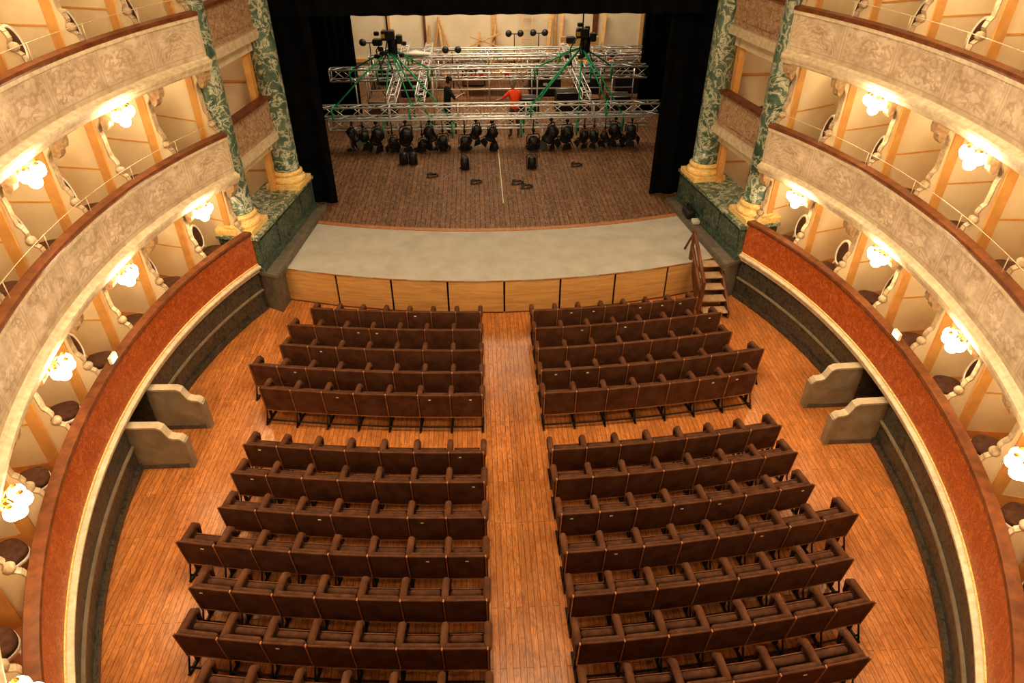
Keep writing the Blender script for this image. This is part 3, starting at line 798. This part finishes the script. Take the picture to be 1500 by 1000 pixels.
# ------------------------------------------------------------------ people
def person(name, loc, rot, pose, shirt, pants, hair):
    J = {'pelvis': (0, 0, .95), 'waist': (0, .02, 1.10), 'chest': (0, .05, 1.32), 'neck': (0, .07, 1.48), 'nk2': (0, .085, 1.54),
         'shR': (.17, .05, 1.40), 'shL': (-.17, .05, 1.40), 'elR': (.25, .02, 1.13), 'elL': (-.25, .02, 1.13),
         'wrR': (.26, .16, .92), 'wrL': (-.26, .16, .92), 'haR': (.26, .21, .86), 'haL': (-.26, .21, .86),
         'hpR': (.09, 0, .88), 'hpL': (-.09, 0, .88), 'knR': (.11, .03, .49), 'knL': (-.12, .02, .49),
         'anR': (.12, -.03, .09), 'anL': (-.14, -.02, .09), 'toR': (.14, .13, .04), 'toL': (-.17, .13, .04)}
    J.update(pose)
    R = dict(pelvis=.135, waist=.125, chest=.15, neck=.06, nk2=.052, shR=.075, shL=.075, elR=.046, elL=.046, wrR=.03, wrL=.03, haR=.035, haL=.035,
             hpR=.1, hpL=.1, knR=.068, knL=.068, anR=.045, anL=.045, toR=.038, toL=.038)
    E = [('pelvis', 'waist', 1), ('waist', 'chest', 1), ('chest', 'neck', 1), ('neck', 'nk2', 0), ('chest', 'shR', 1), ('chest', 'shL', 1),
         ('shR', 'elR', 1), ('shL', 'elL', 1), ('elR', 'wrR', 0), ('elL', 'wrL', 0), ('wrR', 'haR', 0), ('wrL', 'haL', 0),
         ('pelvis', 'hpR', 2), ('pelvis', 'hpL', 2), ('hpR', 'knR', 2), ('hpL', 'knL', 2), ('knR', 'anR', 2), ('knL', 'anL', 2), ('anR', 'toR', 3), ('anL', 'toL', 3)]
    names = list(J); me = D.meshes.new(name+'_sk')
    me.from_pydata([J[n] for n in names], [(names.index(a), names.index(b)) for a, b, _ in E], [])
    ob = D.objects.new(name+'_sk', me); SC.collection.objects.link(ob)
    ob.modifiers.new('s', 'SKIN'); su = ob.modifiers.new('u', 'SUBSURF'); su.levels = 2
    for i, n in enumerate(names):
        v = me.skin_vertices[0].data[i]; v.radius = (R[n], R[n]*(.8 if n in ('chest', 'waist', 'pelvis') else 1)); v.use_root = (n == 'pelvis')
    dg = bpy.context.evaluated_depsgraph_get(); dg.update()
    ev = ob.evaluated_get(dg); m2 = ev.to_mesh()
    vs = [v.co.copy() for v in m2.vertices]; fs = [list(p.vertices) for p in m2.polygons]; ev.to_mesh_clear()
    D.objects.remove(ob)
    mats = [m_skin, shirt, pants, m_black]
    groups = {0: [], 1: [], 2: [], 3: []}
    for f in fs:
        c = sum((vs[i] for i in f), Vector())/len(f); best = (9, 0)
        for a, b, g in E:
            p, q = Vector(J[a]), Vector(J[b]); t = max(0, min(1, (c-p).dot(q-p)/(q-p).length_squared))
            d = (c-p.lerp(q, t)).length/max(.03, (R[a]*(1-t)+R[b]*t))
            if d < best[0]: best = (d, g)
        groups[best[1]].append(f)
    mb = MB()
    for g, fl in groups.items():
        if fl: mb.add(vs, fl, mats[g], smooth=True)
    for s in ('R', 'L'):
        w, h = Vector(J['wr'+s]), Vector(J['ha'+s]); d = (h-w).normalized(); side = d.cross(Vector((0, 0, 1))).normalized(); nrm = side.cross(d)
        sg = 1 if s == 'R' else -1
        for k, ln in enumerate((.070, .080, .075, .058)):
            o = h+side*(.027-.018*k)*-sg
            mb.tube([o, o+d*(.03+ln*.4), o+d*(.03+ln*.75)-nrm*.018, o+d*(.03+ln*.9)-nrm*.04], [.011, .01, .009, .007], m_skin, seg=6)
        o = w.lerp(h, .6)
        mb.tube([o, o+side*.04*-sg+d*.02, o+side*.055*-sg+d*.06-nrm*.01], [.013, .011, .008], m_skin, seg=6)
    hc = Vector(J['nk2'])+Vector((0, .03, .115))
    T = Matrix.Translation(hc) @ Matrix.Rotation(-.35, 4, 'X')
    mb.ball((0, 0, 0), .1, m_skin, T, (.80, .95, 1.2), 18)
    mb.ball((0, .045, -.055), .055, m_skin, T, (.95, .9, .9))
    mb.tube([(0, .088, .015), (0, .112, -.018), (0, .098, -.028)], [.008, .014, .008], m_skin, T, 6)
    for sx in (1, -1):
        mb.ball((sx*.032, .083, .012), .012, m_white, T); mb.ball((sx*.032, .0925, .012), .006, m_black, T)
        mb.ball((sx*.081, 0, -.01), .026, m_skin, T, (.4, .8, 1.2))
        mb.box((sx*.032, .092, .035), (.03, .008, .006), hair, T)
    mb.box((0, .092, -.058), (.045, .01, .008), m_orange, T, .003)
    mb.ball((0, -.018, .022), .108, hair, T, (.84, .95, 1.13), 18)
    for i in range(14):
        a = i*.9; mb.ball((.06*math.cos(a), -.03+.06*math.sin(a), .07+.03*math.sin(i*2.3)), .035, hair, T)
    o = mb.build(name)
    o.matrix_world = Matrix.Translation(loc) @ Matrix.Rotation(rot, 4, 'Z') @ Matrix.Scale(1.05, 4)
    return o
person('stagehand_in_orange_tshirt', (1.25, 22.85, ZS), .25,
       {'chest': (0, .10, 1.30), 'neck': (0, .17, 1.45), 'nk2': (0, .20, 1.50), 'shR': (.17, .12, 1.38), 'shL': (-.17, .12, 1.38),
        'elR': (.28, .20, 1.14), 'wrR': (.20, .42, 1.20), 'haR': (.17, .49, 1.23), 'elL': (-.34, .14, 1.22), 'wrL': (-.44, .34, 1.12), 'haL': (-.46, .42, 1.11)}, m_orange, m_khaki, m_hairg)
person('stagehand_in_black_tshirt', (-1.0, 23.35, ZS), -1.2,
       {'chest': (0, .08, 1.31), 'elR': (.26, .18, 1.16), 'wrR': (.18, .42, 1.24), 'haR': (.16, .49, 1.26), 'elL': (-.27, .15, 1.15), 'wrL': (-.2, .38, 1.12), 'haL': (-.18, .45, 1.12)}, m_blacktee, m_jeans, m_hairb)

# ------------------------------------------------------------------ lights
def area(name, loc, rot, size, sy, power, col):
    l = D.lights.new(name, 'AREA'); l.shape = 'RECTANGLE'; l.size = size; l.size_y = sy; l.energy = power; l.color = col
    o = D.objects.new(name, l); SC.collection.objects.link(o); o.location = loc; o.rotation_euler = rot
    return o
area('auditorium_ceiling_light', (A, 8.0, 11.6), (0, 0, 0), 4, 4, 900, (1, .80, .54))
area('stage_work_light', (A, 24.5, 10.8), (0, 0, 0), 8, 6, 850, (1, .80, .56))
area('stage_back_work_light', (A, 27.0, 8.5), (math.radians(40), 0, 0), 8, 2, 520, (1, .80, .57))
bl = D.lights.new('box_fill_light', 'POINT'); bl.energy = 10; bl.color = (1, .78, .50); bl.shadow_soft_size = .12  # added fill, no visible fitting: one unseen point light brightens each box interior
for ti in range(3):
    zc = TIERS[ti+1][0]-.42
    for side in (1, -1):
        k = 0
        while (k+.5)*DIV < s_at_y(3.0):
            x, y, _, _ = ringp((k+.5)*DIV, 1.05, side)
            o = D.objects.new('box_fill_light', bl); SC.collection.objects.link(o); o.location = (x, y, zc); k += 1
        o = D.objects.new('box_fill_light', bl); SC.collection.objects.link(o); o.location = (A+side*6.6, 15.8, zc)
w = D.worlds.new('World'); SC.world = w; w.use_nodes = True
w.node_tree.nodes['Background'].inputs[0].default_value = (1, .8, .55, 1)
w.node_tree.nodes['Background'].inputs[1].default_value = .15

cam = D.cameras.new('camera'); cam.lens = 24; cam.sensor_width = 36; cam.clip_end = 200; cam.clip_start = .02
co = D.objects.new('camera', cam); SC.collection.objects.link(co)
co.location = (0, 0, 8.7); co.rotation_euler = (math.radians(90-35.5), 0, math.radians(-2.9))
SC.camera = co
SC.view_settings.view_transform = 'Standard'
for lk in ('Medium High Contrast', 'Standard - Medium High Contrast'):
    try:
        SC.view_settings.look = lk; break
    except Exception as e: pass
SC.view_settings.exposure = 0.0
